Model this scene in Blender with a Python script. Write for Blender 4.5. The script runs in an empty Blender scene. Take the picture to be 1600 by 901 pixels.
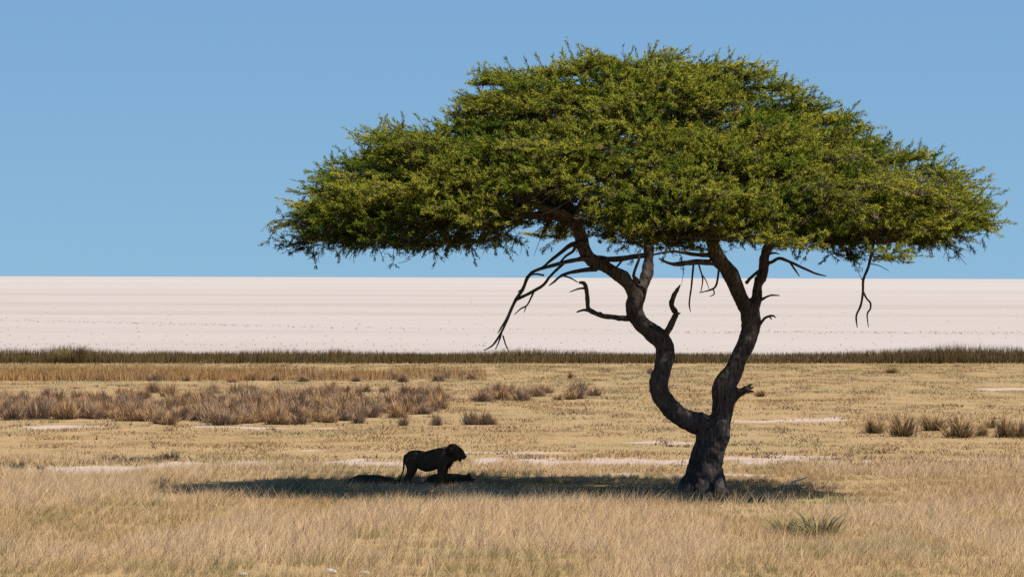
import bpy, math
import numpy as np
from mathutils import Matrix, Vector

rng = np.random.default_rng(7)
sc = bpy.context.scene
col = sc.collection

# ------------------------------------------------------------------ camera
F = 6154.0            # focal length in pixels of the 1600 px wide photograph
H = 6.6               # eye height over the plain (vehicle on the raised road)
ROLL = 0.0028         # the photographed horizon drops a little to the right
YH = 433.2            # horizon row at the picture's middle
cam_d = bpy.data.cameras.new('camera')
cam_d.sensor_fit = 'HORIZONTAL'
cam_d.sensor_width = 36.0
cam_d.lens = 36.0 * F / 1600.0
cam_d.shift_y = -(450.5 - YH) / 1600.0
cam_d.clip_start = 1.0
cam_d.clip_end = 200000.0
cam = bpy.data.objects.new('camera', cam_d)
col.objects.link(cam)
cam.matrix_world = Matrix.Translation((0, 0, H)) @ Matrix.Rotation(math.pi / 2, 4, 'X') @ Matrix.Rotation(ROLL, 4, 'Z')
sc.camera = cam

# ------------------------------------------------------------------ light
SUN_DIR = Vector((0.51, -0.11, 1.0)).normalized()      # towards the sun
elev = math.asin(SUN_DIR.z)
azim = math.atan2(SUN_DIR.x, SUN_DIR.y)
world = bpy.data.worlds.new('World')
sc.world = world
world.use_nodes = True
wn, wl = world.node_tree.nodes, world.node_tree.links
wn.clear()
w_out = wn.new('ShaderNodeOutputWorld')
w_bg = wn.new('ShaderNodeBackground')
w_sky = wn.new('ShaderNodeTexSky')
w_sky.sky_type = 'NISHITA'
w_sky.sun_disc = False
w_sky.sun_elevation = elev
w_sky.sun_rotation = azim
w_sky.altitude = 1100
w_sky.air_density = 1.0
w_sky.dust_density = 0.3
w_sky.ozone_density = 1.6
# clear dry air: the pale belt of the model sky is squeezed away towards the horizon
w_geo = wn.new('ShaderNodeTexCoord')
w_sep = wn.new('ShaderNodeSeparateXYZ')
w_mad = wn.new('ShaderNodeMath'); w_mad.operation = 'MULTIPLY_ADD'
w_mad.inputs[1].default_value = 0.6; w_mad.inputs[2].default_value = 0.08
w_com = wn.new('ShaderNodeCombineXYZ')
w_nrm = wn.new('ShaderNodeVectorMath'); w_nrm.operation = 'NORMALIZE'
wl.new(w_geo.outputs['Generated'], w_sep.inputs[0])
wl.new(w_sep.outputs['X'], w_com.inputs['X'])
wl.new(w_sep.outputs['Y'], w_com.inputs['Y'])
wl.new(w_sep.outputs['Z'], w_mad.inputs[0])
wl.new(w_mad.outputs[0], w_com.inputs['Z'])
wl.new(w_com.outputs[0], w_nrm.inputs[0])
wl.new(w_nrm.outputs[0], w_sky.inputs['Vector'])
w_mul = wn.new('ShaderNodeMix'); w_mul.data_type = 'RGBA'; w_mul.blend_type = 'MULTIPLY'
w_mul.inputs[0].default_value = 1.0
w_mul.inputs[7].default_value = (0.97, 1.28, 1.56, 1)
wl.new(w_sky.outputs[0], w_mul.inputs[6])
wl.new(w_mul.outputs[2], w_bg.inputs['Color'])
w_bg.inputs['Strength'].default_value = 0.063
wl.new(w_bg.outputs[0], w_out.inputs['Surface'])

sun_d = bpy.data.lights.new('sun', 'SUN')
sun_d.energy = 5.0
sun_d.angle = math.radians(0.53)
sun_d.color = (1.0, 0.95, 0.87)
sun = bpy.data.objects.new('sun', sun_d)
col.objects.link(sun)
sun.rotation_euler = SUN_DIR.to_track_quat('Z', 'Y').to_euler()
sun.location = (30, 80, 60)

sc.view_settings.view_transform = 'Standard'
sc.view_settings.look = 'None'
sc.view_settings.exposure = 0.1
sc.view_settings.gamma = 1.0
sc.render.engine = 'CYCLES'
sc.cycles.max_bounces = 6
sc.cycles.sample_clamp_indirect = 2.0
sc.cycles.diffuse_bounces = 1
sc.cycles.transmission_bounces = 3
sc.cycles.use_denoising = False
sc.render.filter_size = 1.5

# ------------------------------------------------------------------ pixel helpers
def ray(px, py):
    u, v = np.asarray(px, float) - 800.0, np.asarray(py, float) - 450.5
    u2, v2 = u + ROLL * v, v - ROLL * u
    return u2 / F, -(v2 - (YH - 450.5)) / F            # x and z per metre of depth
def P(px, py, Y):                                      # pixel at a known depth
    a, b = ray(px, py)
    return np.array((a * Y, Y, H + b * Y))
def G(px, py):                                         # pixel on the flat ground
    a, b = ray(px, py)
    Y = H / -b
    return np.array((a * Y, Y))
TREE = G(1102, 772)
D = float(TREE[1])

# ------------------------------------------------------------------ noise
class Noise:
    def __init__(s, seed):
        s.t = np.random.default_rng(seed).random((256, 256))
    def n(s, x, y):
        x = np.asarray(x, float); y = np.asarray(y, float)
        xi, yi = np.floor(x).astype(int), np.floor(y).astype(int)
        fx, fy = x - xi, y - yi
        fx, fy = fx * fx * (3 - 2 * fx), fy * fy * (3 - 2 * fy)
        a, b = s.t[xi & 255, yi & 255], s.t[(xi + 1) & 255, yi & 255]
        c, d = s.t[xi & 255, (yi + 1) & 255], s.t[(xi + 1) & 255, (yi + 1) & 255]
        return (a * (1 - fx) + b * fx) * (1 - fy) + (c * (1 - fx) + d * fx) * fy
    def f(s, x, y, oct=4):
        o, a, t = 0, 1.0, 0
        for k in range(oct):
            o = o + a * s.n(x * 2 ** k + 17.3 * k, y * 2 ** k + 5.1 * k); t += a; a *= .5
        return o / t
N1, N2, N3, N4 = Noise(1), Noise(2), Noise(3), Noise(4)
def smooth(a, b, x):
    t = np.clip((x - a) / (b - a), 0, 1)
    return t * t * (3 - 2 * t)
def unit(v):
    return v / np.maximum(np.linalg.norm(v, axis=-1, keepdims=True), 1e-9)

def ground_z(x, y):
    x = np.asarray(x, float); y = np.asarray(y, float)
    fade = 1 - smooth(180, 300, y)
    return (N1.f(x * .12, y * .12, 3) - .5) * .22 * fade * smooth(-20, 60, y)

# bare whitish soil strips, given by where they show in the photograph
BARE = []
for (x0, x1, y, t) in [(-20, 90, 726, 5), (75, 260, 729, 6), (240, 470, 725, 5), (430, 640, 724, 5),
                       (480, 650, 704, 2.5), (725, 880, 705, 3), (760, 1010, 721, 5), (960, 1100, 724, 5), (1120, 1320, 718, 6),
                       (1300, 1640, 722, 3), (1120, 1200, 657, 3), (1230, 1310, 655, 3), (1000, 1080, 690, 2), (60, 240, 668, 2),
                       (1540, 1620, 608, 3), (980, 1180, 741, 3), (300, 500, 668, 2)]:
    A, B, T = G(x0, y), G(x1, y), G((x0 + x1) / 2, y - t)
    t *= .65
    BARE.append((A[0], B[0], (A[1] + B[1]) / 2, abs(T[1] - G((x0 + x1) / 2, y)[1])))
def bare_mask(x, y):
    m = np.zeros_like(x)
    wob = (N2.f(x * .25, y * .25, 3) - .5)
    wob2 = (N3.f(x * .9, y * .5, 3) - .5)
    for (a, b, c, t) in BARE:
        dx = np.maximum(np.maximum(a - x, x - b), 0) / .7
        dy = np.abs(y - c + wob * 2.0 * t) / (t * 1.0)
        m = np.maximum(m, 1 - smooth(.4, 1.1, dy + dx + wob2 * 2.6 + (N4.f(x * .35, y * .2, 3) - .42) * 3.0))
    return m

# ------------------------------------------------------------------ materials
def new_mat(name):
    m = bpy.data.materials.new(name); m.use_nodes = True
    n = m.node_tree.nodes; n.clear()
    out = n.new('ShaderNodeOutputMaterial')
    return m, n, m.node_tree.links, out

def blade_material(name, transl=.35, up=.5):
    m, n, l, out = new_mat(name)
    # soft round blades: shading normal leans towards the sky
    ge = n.new('ShaderNodeNewGeometry'); mv = n.new('ShaderNodeMix'); mv.data_type = 'VECTOR'
    mv.inputs[0].default_value = up; mv.inputs[5].default_value = (0, 0, 1)
    nz = n.new('ShaderNodeVectorMath'); nz.operation = 'NORMALIZE'
    l.new(ge.outputs['Normal'], mv.inputs[4]); l.new(mv.outputs[1], nz.inputs[0])
    at = n.new('ShaderNodeAttribute'); at.attribute_name = 'tint'
    d = n.new('ShaderNodeBsdfDiffuse'); t = n.new('ShaderNodeBsdfTranslucent')
    mx = n.new('ShaderNodeMixShader'); mx.inputs[0].default_value = transl
    l.new(nz.outputs[0], d.inputs['Normal']); l.new(at.outputs['Color'], d.inputs['Color']); l.new(at.outputs['Color'], t.inputs['Color'])
    l.new(d.outputs[0], mx.inputs[1]); l.new(t.outputs[0], mx.inputs[2]); l.new(mx.outputs[0], out.inputs[0])
    return m

def ramp(n, stops):
    r = n.new('ShaderNodeValToRGB')
    e = r.color_ramp.elements
    while len(e) < len(stops): e.new(.5)
    for k, (p, c) in enumerate(stops):
        e[k].position = p; e[k].color = (*c, 1)
    return r
def noise_node(n, l, vec, scale, detail=6, rough=.55):
    t = n.new('ShaderNodeTexNoise'); t.inputs['Scale'].default_value = scale
    t.inputs['Detail'].default_value = detail; t.inputs['Roughness'].default_value = rough
    l.new(vec, t.inputs['Vector'])
    return t
def mapped(n, l, scale):
    g = n.new('ShaderNodeNewGeometry'); m = n.new('ShaderNodeMapping')
    m.inputs['Scale'].default_value = scale
    l.new(g.outputs['Position'], m.inputs['Vector'])
    return m.outputs[0]
def mix(n, l, fac, a, b, mode='MIX'):
    m = n.new('ShaderNodeMix'); m.data_type = 'RGBA'; m.blend_type = mode
    for s, v in ((0, fac), (6, a), (7, b)):
        if hasattr(v, 'links'): l.new(v, m.inputs[s])
        else: m.inputs[s].default_value = v if s == 0 else (*v, 1)
    return m.outputs[2]

def ground_material():
    m, n, l, out = new_mat('dry_plain_soil')
    v = mapped(n, l, (1, 1, 1))
    big = noise_node(n, l, mapped(n, l, (.05, .05, .05)), 1, 5)
    mid = noise_node(n, l, mapped(n, l, (.5, .35, .5)), 1, 6, .6)
    fine = noise_node(n, l, v, 7, 6, .7)
    c1 = ramp(n, [(.3, (.37, .25, .118)), (.5, (.42, .285, .142)), (.7, (.37, .275, .132))])
    l.new(big.outputs[0], c1.inputs[0])
    c2 = ramp(n, [(.3, (.5, .47, .46)), (.48, (.98, .97, .98)), (.6, (1, 1, 1)), (.72, (1.25, 1.22, 1.22))])
    l.new(mid.outputs[0], c2.inputs[0])
    c3 = ramp(n, [(.3, (.5, .46, .42)), (.5, (1, 1, 1)), (.8, (1.15, 1.12, 1.1))])
    l.new(fine.outputs[0], c3.inputs[0])
    base = mix(n, l, .7, c1.outputs[0], c2.outputs[0], 'MULTIPLY')
    base = mix(n, l, .6, base, c3.outputs[0], 'MULTIPLY')
    at = n.new('ShaderNodeAttribute'); at.attribute_name = 'bare'
    soil = mix(n, l, .5, (.52, .395, .315), c3.outputs[0], 'MULTIPLY')
    fin = mix(n, l, at.outputs['Fac'], base, soil)
    d = n.new('ShaderNodeBsdfDiffuse'); l.new(fin, d.inputs[0])
    b = n.new('ShaderNodeBump'); b.inputs['Strength'].default_value = .5; b.inputs['Distance'].default_value = .05
    l.new(fine.outputs[0], b.inputs['Height']); l.new(b.outputs[0], d.inputs['Normal'])
    l.new(d.outputs[0], out.inputs[0])
    return m

def pan_material():
    m, n, l, out = new_mat('white_salt_clay')
    huge = noise_node(n, l, mapped(n, l, (.00005, .00028, 1)), 1, 4, .5)
    big = noise_node(n, l, mapped(n, l, (.0012, .006, 1)), 1, 6, .6)
    mid = noise_node(n, l, mapped(n, l, (.02, .05, 1)), 1, 6, .6)
    fine = noise_node(n, l, mapped(n, l, (.5, .4, 1)), 1, 5, .7)
    c0 = ramp(n, [(.3, (.45, .385, .335)), (.5, (.515, .45, .40)), (.7, (.56, .50, .455))])
    l.new(huge.outputs[0], c0.inputs[0])
    c1 = ramp(n, [(.3, (.88, .855, .83)), (.5, (1, 1, 1)), (.7, (1.03, 1.03, 1.03))])
    l.new(big.outputs[0], c1.inputs[0])
    c2 = ramp(n, [(.3, (.95, .935, .92)), (.5, (1, 1, 1)), (.7, (1.02, 1.02, 1.02))])
    l.new(mid.outputs[0], c2.inputs[0])
    c3 = ramp(n, [(.28, (.7, .68, .65)), (.42, (1, 1, 1))])
    l.new(fine.outputs[0], c3.inputs[0])
    b = mix(n, l, 1.0, c0.outputs[0], c1.outputs[0], 'MULTIPLY')
    b = mix(n, l, 1.0, b, c2.outputs[0], 'MULTIPLY')
    b = mix(n, l, .6, b, c3.outputs[0], 'MULTIPLY')
    d = n.new('ShaderNodeBsdfDiffuse');     l.new(b, d.inputs[0]); l.new(d.outputs[0], out.inputs[0])
    return m

def bark_material(name='acacia_bark', dark=(.016, .013, .011), light=(.12, .102, .088)):
    m, n, l, out = new_mat(name)
    v = mapped(n, l, (9, 9, 1.6))
    a = noise_node(n, l, v, 1.5, 8, .65)
    w = noise_node(n, l, mapped(n, l, (1.2, 1.2, 1.0)), 1, 4)
    c = ramp(n, [(.35, dark), (.52, tuple((p + q) / 2 for p, q in zip(dark, light))), (.7, light)])
    l.new(a.outputs[0], c.inputs[0])
    c2 = ramp(n, [(.35, (.6, .58, .56)), (.65, (1.25, 1.2, 1.15))]); l.new(w.outputs[0], c2.inputs[0])
    fin = mix(n, l, .8, c.outputs[0], c2.outputs[0], 'MULTIPLY')
    d = n.new('ShaderNodeBsdfPrincipled'); d.inputs['Roughness'].default_value = .85
    d.inputs['Specular IOR Level'].default_value = .2
    b = n.new('ShaderNodeBump'); b.inputs['Strength'].default_value = .9; b.inputs['Distance'].default_value = .04
    l.new(a.outputs[0], b.inputs['Height']); l.new(b.outputs[0], d.inputs['Normal'])
    l.new(fin, d.inputs['Base Color']); l.new(d.outputs[0], out.inputs[0])
    return m

def fur_material(name, c0, c1, scale=9):
    m, n, l, out = new_mat(name)
    a = noise_node(n, l, mapped(n, l, (1, 1, 1)), scale, 6, .7)
    c = ramp(n, [(.35, c0), (.65, c1)]); l.new(a.outputs[0], c.inputs[0])
    d = n.new('ShaderNodeBsdfPrincipled'); d.inputs['Roughness'].default_value = .9
    d.inputs['Specular IOR Level'].default_value = .1
    b = n.new('ShaderNodeBump'); b.inputs['Strength'].default_value = .4; b.inputs['Distance'].default_value = .02
    l.new(a.outputs[0], b.inputs['Height']); l.new(b.outputs[0], d.inputs['Normal'])
    l.new(c.outputs[0], d.inputs['Base Color']); l.new(d.outputs[0], out.inputs[0])
    return m

M_GROUND, M_PAN = ground_material(), pan_material()
M_GRASS = blade_material('dry_grass', .4, .75)
M_SHRUB = blade_material('dry_shrub', .2, .5)
M_LEAF = blade_material('acacia_leaf', .25, .6)
M_BARK = bark_material()
M_DEAD = bark_material('dead_wood', (.025, .02, .017), (.10, .083, .07))
M_TWIG = bark_material('twig_bark', (.03, .023, .018), (.085, .066, .052))
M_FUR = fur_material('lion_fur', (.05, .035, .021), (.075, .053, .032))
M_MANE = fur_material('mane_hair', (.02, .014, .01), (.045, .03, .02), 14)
M_EYE = fur_material('lion_eye', (.08, .05, .01), (.1, .06, .015))
M_NOSE = fur_material('lion_nose', (.02, .014, .013), (.03, .02, .018))
M_STONE = fur_material('pale_stone', (.5, .45, .41), (.62, .57, .53), 12)

# ------------------------------------------------------------------ object helpers
def tag(o, label=None, cat=None, group=None, kind=None):
    for k, v in (('label', label), ('category', cat), ('group', group), ('kind', kind)):
        if v: o[k] = v
    return o
def link(o, parent=None):
    col.objects.link(o)
    if parent is not None: o.parent = parent
    return o
def empty(name, loc):
    o = bpy.data.objects.new(name, None); o.location = loc
    o.empty_display_size = .3
    return link(o)
def tri_mesh(name, verts, tris, mat, tint=None):
    """verts (n,3), tris (m,3), tint (n,3)"""
    me = bpy.data.meshes.new(name)
    nv, nt = len(verts), len(tris)
    me.vertices.add(nv); me.vertices.foreach_set('co', np.ascontiguousarray(verts, np.float32).ravel())
    me.loops.add(nt * 3); me.loops.foreach_set('vertex_index', np.ascontiguousarray(tris, np.int32).ravel())
    me.polygons.add(nt); me.polygons.foreach_set('loop_start', np.arange(0, nt * 3, 3, dtype=np.int32))
    me.update(calc_edges=True)
    if tint is not None:
        a = me.color_attributes.new('tint', 'FLOAT_COLOR', 'POINT')
        c = np.ones((nv, 4), np.float32); c[:, :3] = np.clip(tint, .004, .95)
        a.data.foreach_set('color', c.ravel())
    me.materials.append(mat)
    return me

class Tubes:
    """Collects smooth tapered tubes into one mesh."""
    def __init__(s): s.v, s.f, s.n = [], [], 0
    def add(s, pts, rad, seg=10, sub=4, lat=1.0, wob=0.0, tip=False):
        pts, rad = np.asarray(pts, float), np.asarray(rad, float)
        if sub > 1 and len(pts) > 2:                    # catmull-rom
            p = np.vstack([2 * pts[0] - pts[1], pts, 2 * pts[-1] - pts[-2]])
            r = np.concatenate([[rad[0]], rad, [rad[-1]]])
            q, qr = [], []
            for i in range(1, len(p) - 2):
                for t in np.arange(sub) / sub:
                    w = np.array([-.5 * t ** 3 + t * t - .5 * t, 1.5 * t ** 3 - 2.5 * t * t + 1,
                                  -1.5 * t ** 3 + 2 * t * t + .5 * t, .5 * t ** 3 - .5 * t * t])
                    q.append(w @ p[i - 1:i + 3]); qr.append(r[i] * (1 - t) + r[i + 1] * t)
            q.append(pts[-1]); qr.append(rad[-1])
            pts, rad = np.array(q), np.array(qr)
        T = unit(np.gradient(pts, axis=0))
        # first normal lies in the picture plane, the second runs in depth (lat scales it)
        n2 = np.array([0, 1.0, 0]) if abs(T[0][1]) < .9 else np.array([1.0, 0, 0])
        a = np.linspace(0, 2 * np.pi, seg, endpoint=False)
        base = s.n
        for i in range(len(pts)):
            n2 = unit(n2 - T[i] * (n2 @ T[i])); n1 = np.cross(n2, T[i])
            rr = rad[i] * (1 + (wob * (rng.random(seg) - .5) if wob else 0))
            ring = pts[i] + (np.cos(a) * rr)[:, None] * n1 + (np.sin(a) * rr * lat)[:, None] * n2
            s.v.append(ring)
        k = len(pts)
        for i in range(k - 1):
            for j in range(seg):
                A, B = base + i * seg + j, base + i * seg + (j + 1) % seg
                s.f.append((A, B, B + seg)); s.f.append((A, B + seg, A + seg))
        s.v.append(np.array([pts[0] - T[0] * rad[0] * .6])); s.v.append(np.array([pts[-1] + T[-1] * rad[-1] * .6]))
        c0, c1 = base + k * seg, base + k * seg + 1
        for j in range(seg):
            s.f.append((c0, base + (j + 1) % seg, base + j))
            s.f.append((c1, base + (k - 1) * seg + j, base + (k - 1) * seg + (j + 1) % seg))
        s.n = c1 + 1
    def obj(s, name, mat, parent=None, origin=(0, 0, 0), voxel=None, disp=None, smoothit=0, shade=True):
        V = np.vstack(s.v) - np.asarray(origin)
        me = tri_mesh(name, V, np.array(s.f), mat)
        o = bpy.data.objects.new(name, me); link(o, parent)
        if voxel:
            md = o.modifiers.new('remesh', 'REMESH'); md.mode = 'VOXEL'; md.voxel_size = voxel; md.use_smooth_shade = True
            if smoothit:
                md = o.modifiers.new('smooth', 'SMOOTH'); md.iterations = smoothit; md.factor = .5
            for (size, st) in disp or []:
                tx = bpy.data.textures.new('relief', 'CLOUDS'); tx.noise_scale = size; tx.noise_depth = 3
                md = o.modifiers.new('relief', 'DISPLACE'); md.texture = tx; md.strength = st; md.mid_level = .5
                md.texture_coords = 'LOCAL'
        if shade: me.polygons.foreach_set('use_smooth', np.ones(len(me.polygons), bool))
        return o

def blades(base, height, lean, width, colr, tipcol=None, bend=0.0):
    """one thin upright triangle per blade; lean is a horizontal offset of the tip"""
    n = len(base)
    a = rng.random(n) * np.pi * 2
    w = np.stack([np.cos(a), np.sin(a), np.zeros(n)], 1) * (width / 2)[:, None]
    tip = base + np.stack([lean[:, 0], lean[:, 1], height], 1)
    root = base - np.array([0, 0, .03])
    V = np.empty((n, 3, 3)); V[:, 0] = root - w; V[:, 1] = root + w; V[:, 2] = tip
    C = np.empty((n, 3, 3)); C[:, 0] = colr; C[:, 1] = colr; C[:, 2] = colr if tipcol is None else tipcol
    return V.reshape(-1, 3), np.arange(3 * n).reshape(-1, 3), C.reshape(-1, 3)
def lerp(a, b, t):
    t = np.asarray(t)[..., None]
    return np.asarray(a) * (1 - t) + np.asarray(b) * t

# ------------------------------------------------------------------ ground and salt pan
def build_ground():
    xs = np.concatenate([[-70000, -8000, -900, -250, -90], np.arange(-55, 55.1, .55), [90, 250, 900, 8000, 70000]])
    ys = np.concatenate([[-3000, -400, -60, 0, 30, 60, 74], np.arange(80, 200, .5), np.arange(200, 340, 1.2), [400]])
    X, Yy = np.meshgrid(xs, ys, indexing='ij')
    Z = ground_z(X, Yy) * (np.abs(X) < 200)
    V = np.stack([X, Yy, Z], -1).reshape(-1, 3)
    i, j = np.meshgrid(np.arange(len(xs) - 1), np.arange(len(ys) - 1), indexing='ij')
    a = (i * len(ys) + j).ravel(); b = a + len(ys)
    T = np.concatenate([np.stack([a, b, b + 1], 1), np.stack([a, b + 1, a + 1], 1)])
    me = tri_mesh('ground', V, T, M_GROUND)
    at = me.attributes.new('bare', 'FLOAT', 'POINT')
    at.data.foreach_set('value', bare_mask(V[:, 0], V[:, 1]).astype(np.float32))
    me.polygons.foreach_set('use_smooth', np.ones(len(me.polygons), bool))
    tag(link(bpy.data.objects.new('ground', me)), 'tan dry grass plain stretching from the foreground to the white pan', kind='structure')
    ys = np.concatenate([np.array([322., 326, 332, 340, 360, 400, 500, 800, 2000, 8000, 30000, 90000])])
    xs = np.array([-90000., -9000, -900, -200, -100, 0, 100, 200, 900, 9000, 90000])
    X, Yy = np.meshgrid(xs, ys, indexing='ij')
    V = np.stack([X, Yy, np.full_like(X, .008)], -1).reshape(-1, 3)
    V[:, 2] -= (V[:, 1] < 323) * .3
    i, j = np.meshgrid(np.arange(len(xs) - 1), np.arange(len(ys) - 1), indexing='ij')
    a = (i * len(ys) + j).ravel(); b = a + len(ys)
    T = np.concatenate([np.stack([a, b, b + 1], 1), np.stack([a, b + 1, a + 1], 1)])
    me = tri_mesh('salt_pan', V, T, M_PAN)
    tag(link(bpy.data.objects.new('salt_pan', me)), 'flat white salt pan running out to the horizon', kind='structure')
build_ground()

# ------------------------------------------------------------------ tree
def build_tree():
    org = np.array([TREE[0], TREE[1], 0.0])
    org[2] = float(ground_z(org[0], org[1]))
    root = empty('acacia_tree', org)
    tag(root, 'large flat-topped green acacia with a forked dark trunk', 'tree')
    S = D / F
    def path(pts, dy=0.0):       # (px, py, width px, depth offset m)
        A = [P(p[0], p[1], D + (p[3] if len(p) > 3 else dy)) for p in pts]
        return np.array(A), np.array([p[2] * S / 2 * .95 for p in pts])

    # trunk: both stems, buttressed foot, burrs; fused into one skin
    t = Tubes()
    def add(pts, dy=0.0, lat=1.0, seg=14):
        p, r = path(pts, dy); t.add(p, r, seg=seg, lat=lat)
    add([(1098, 786, 66, 0), (1101, 768, 62), (1102, 745, 56), (1101, 722, 50), (1110, 695, 52), (1116, 672, 56), (1118, 655, 44)])
    add([(1066, 782, 26, -.3), (1072, 765, 26, -.2), (1082, 742, 28), (1094, 715, 30)])              # root flares
    add([(1132, 781, 26, -.6), (1123, 766, 28, -.45), (1115, 742, 28, -.2), (1119, 705, 30, -.1), (1128, 676, 33, -.1)])
    add([(1104, 786, 26, -.75), (1098, 770, 26, -.5), (1097, 748, 30, -.2)])
    add([(1080, 784, 30, .6), (1090, 764, 36, .4), (1100, 738, 38, .1)])
    add([(1127, 783, 26, .5), (1121, 762, 32, .3), (1114, 735, 34, .1)])
    # left stem
    add([(1116, 676, 40, 0), (1099, 664, 39, -.05), (1074, 656, 34, -.1), (1054, 643, 31, -.15), (1037, 622, 32, -.2), (1029, 602, 33, -.2), (1034, 580, 31, -.15),
         (1039, 558, 31, -.05), (1037, 536, 31, .05), (1021, 520, 30, .1), (1001, 503, 28, .15), (990, 484, 27, .2), (993, 464, 29, .2), (991, 449, 29, .2)])
    add([(1088, 654, 18, -.25), (1092, 648, 10, -.25)])
    # right stem
    add([(1119, 680, 46, 0), (1126, 655, 36, .05), (1130, 634, 36, .1), (1132, 612, 42, .1), (1134, 598, 38, .1), (1145, 580, 32, .12), (1152, 563, 31, .15),
         (1161, 546, 31, .2), (1170, 526, 31, .25), (1174, 508, 30, .3), (1173, 490, 32, .35), (1172, 476, 32, .4)])
    add([(1121, 606, 18, -.1), (1122, 596, 13, -.1)])
    add([(1143, 622, 20, .0), (1150, 616, 17, -.05), (1158, 612, 15, -.1)])
    # left stem's fork
    add([(993, 462, 24, .2), (984, 446, 24, .1), (970, 431, 22, -.05), (945, 416, 21, -.2), (922, 404, 22, -.3), (911, 386, 23, -.3), (905, 362, 23, -.2), (896, 340, 22, 0), (884, 318, 18, .2), (870, 298, 13, .4)])
    add([(996, 466, 24, .2), (1004, 449, 22, .4), (1011, 425, 19, .7), (1013, 402, 18, 1.0), (1014, 376, 16, 1.3), (1006, 346, 13, 1.8), (990, 315, 10, 2.2)])
    # right stem's fork
    add([(1172, 486, 28, .4), (1160, 470, 26, .3), (1149, 444, 26, .1), (1138, 423, 25, -.1), (1123, 406, 25, -.3), (1116, 390, 24, -.4), (1114, 368, 20, -.4), (1120, 342, 16, -.2), (1132, 312, 12, 0)])
    add([(1177, 490, 20, .4), (1181, 472, 18, .4), (1184, 449, 17, .5), (1192, 424, 16, .6), (1195, 402, 17, .6), (1200, 386, 17, .6), (1214, 376, 16, .6), (1238, 371, 14, .5), (1262, 374, 12, .4), (1282, 372, 11, .3), (1310, 362, 8, .2)])
    trunk = t.obj('trunk', M_BARK, root, org, voxel=.04, disp=[(.5, .12), (.16, .05)], smoothit=3)

    def part(name, plist, mat=M_DEAD, seg=6, wob=.25, label=None, dy=0):
        tb = Tubes()
        for pts in plist:
            p, r = path(pts, dy); tb.add(p, r, seg=seg, sub=3, wob=wob)
        o = tb.obj(name, mat, root, org)
        if label: o['label'] = label
        return o
    part('dead_branch', [[(986, 497, 11, .2), (972, 497, 9.5, 0), (956, 495, 8.5, -.2), (940, 493, 8, -.3), (926, 487, 8, -.4), (919, 481, 7.5, -.4), (918, 466, 7.5, -.45), (916, 450, 7.5, -.5), (912, 442, 6.5, -.5), (905, 441.5, 4, -.5)],
                         [(924, 486, 5, -.4), (912, 484, 4.5, -.4), (901, 487.5, 2, -.4)], [(916, 450, 4, -.5), (904, 451, 3, -.5), (890, 456, 1.5, -.5)],
                         [(943, 492, 4, -.3), (937, 487, 2, -.3)]], label='crooked bare branch bent upward off the left stem')
    part('dead_branch', [[(1034, 530, 15, .0), (1043, 517, 12, -.1), (1052, 500, 9.5, -.2), (1056, 489, 9.5, -.2), (1049, 477, 8.5, -.2), (1053, 462, 8.5, -.2), (1058, 453, 6, -.2), (1063, 445, 2, -.2)],
                         [(1056, 491, 6, -.2), (1063, 489, 2, -.2)], [(1036, 520, 4, -.1), (1033, 514, 2, -.1)]], label='short upright dead branch on the bend of the left stem')
    part('broken_stub', [[(1152, 614, 16, -.1), (1162, 610, 13, -.15), (1170, 608, 12, -.2)],
                         [(1168, 606, 7, -.2), (1172, 602, 5, -.2), (1174.5, 599, 1, -.2)], [(1168, 608, 7, -.2), (1174, 606, 4, -.2), (1178, 605, 1, -.22)],
                         [(1168, 611, 6, -.2), (1174, 611, 4, -.2), (1178.5, 612, 1, -.2)]], wob=.5, label='splintered stub of a broken limb on the right stem')
    part('hanging_branch', [[(926, 402, 12, -.3), (900, 406, 7, -.8), (881, 410, 6.5, -1.1), (862, 415, 6, -1.4), (836, 423, 5.5, -1.6), (824, 434, 6, -1.7), (817, 452, 6, -1.75), (806, 468, 6, -1.8), (796, 490, 5, -1.8), (787, 512, 4, -1.8), (774, 534, 3.4, -1.8), (766, 542, 2.5, -1.8), (756, 547, 1.5, -1.8)],
                            [(784, 519, 3, -1.8), (780, 532, 2.6, -1.8), (774, 546, 1.4, -1.8)], [(786, 524, 2.6, -1.8), (790, 538, 2.2, -1.8), (796, 551, 1.2, -1.8)], [(800, 482, 3, -1.8), (783, 512, 2.8, -1.7), (778, 520, 1.5, -1.7)],
                            [(932, 420, 9, -.2), (899, 424, 6, -.7), (878, 430, 4.5, -1.0), (866, 440, 3.5, -1.2), (858, 446, 2, -1.2)],
                            [(880, 412, 5, -1.1), (861, 430, 4, -1.4), (849, 445, 5, -1.5), (831, 456, 5, -1.6), (807, 468, 5, -1.8)],
                            [(834, 456, 3, -1.6), (824, 476, 2.8, -1.7), (814, 482, 2.4, -1.7), (804, 491, 1.3, -1.7)], [(823, 476, 2, -1.7), (819, 488, 1.2, -1.7)],
                            [(912, 378, 9, -.4), (893, 382, 8, -.7), (874, 396, 6, -.9), (859, 408, 5, -1.0), (848, 417, 3, -1.1), (833, 423, 2, -1.2)],
                            [(899, 381, 5, -.7), (896, 392, 5, -.8), (884, 400, 4, -.9), (872, 414, 3, -1)],
                            [(880, 430, 3, -1), (893, 435, 2.6, -1), (903, 441, 1.5, -1)], [(850, 430, 3, -1.4), (838, 428, 3, -1.5), (828, 430, 2, -1.6)],
                            [(818, 450, 3, -1.7), (809, 456, 1.5, -1.7)]],
         label='bare branch tangle drooping left from the fork')
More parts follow.
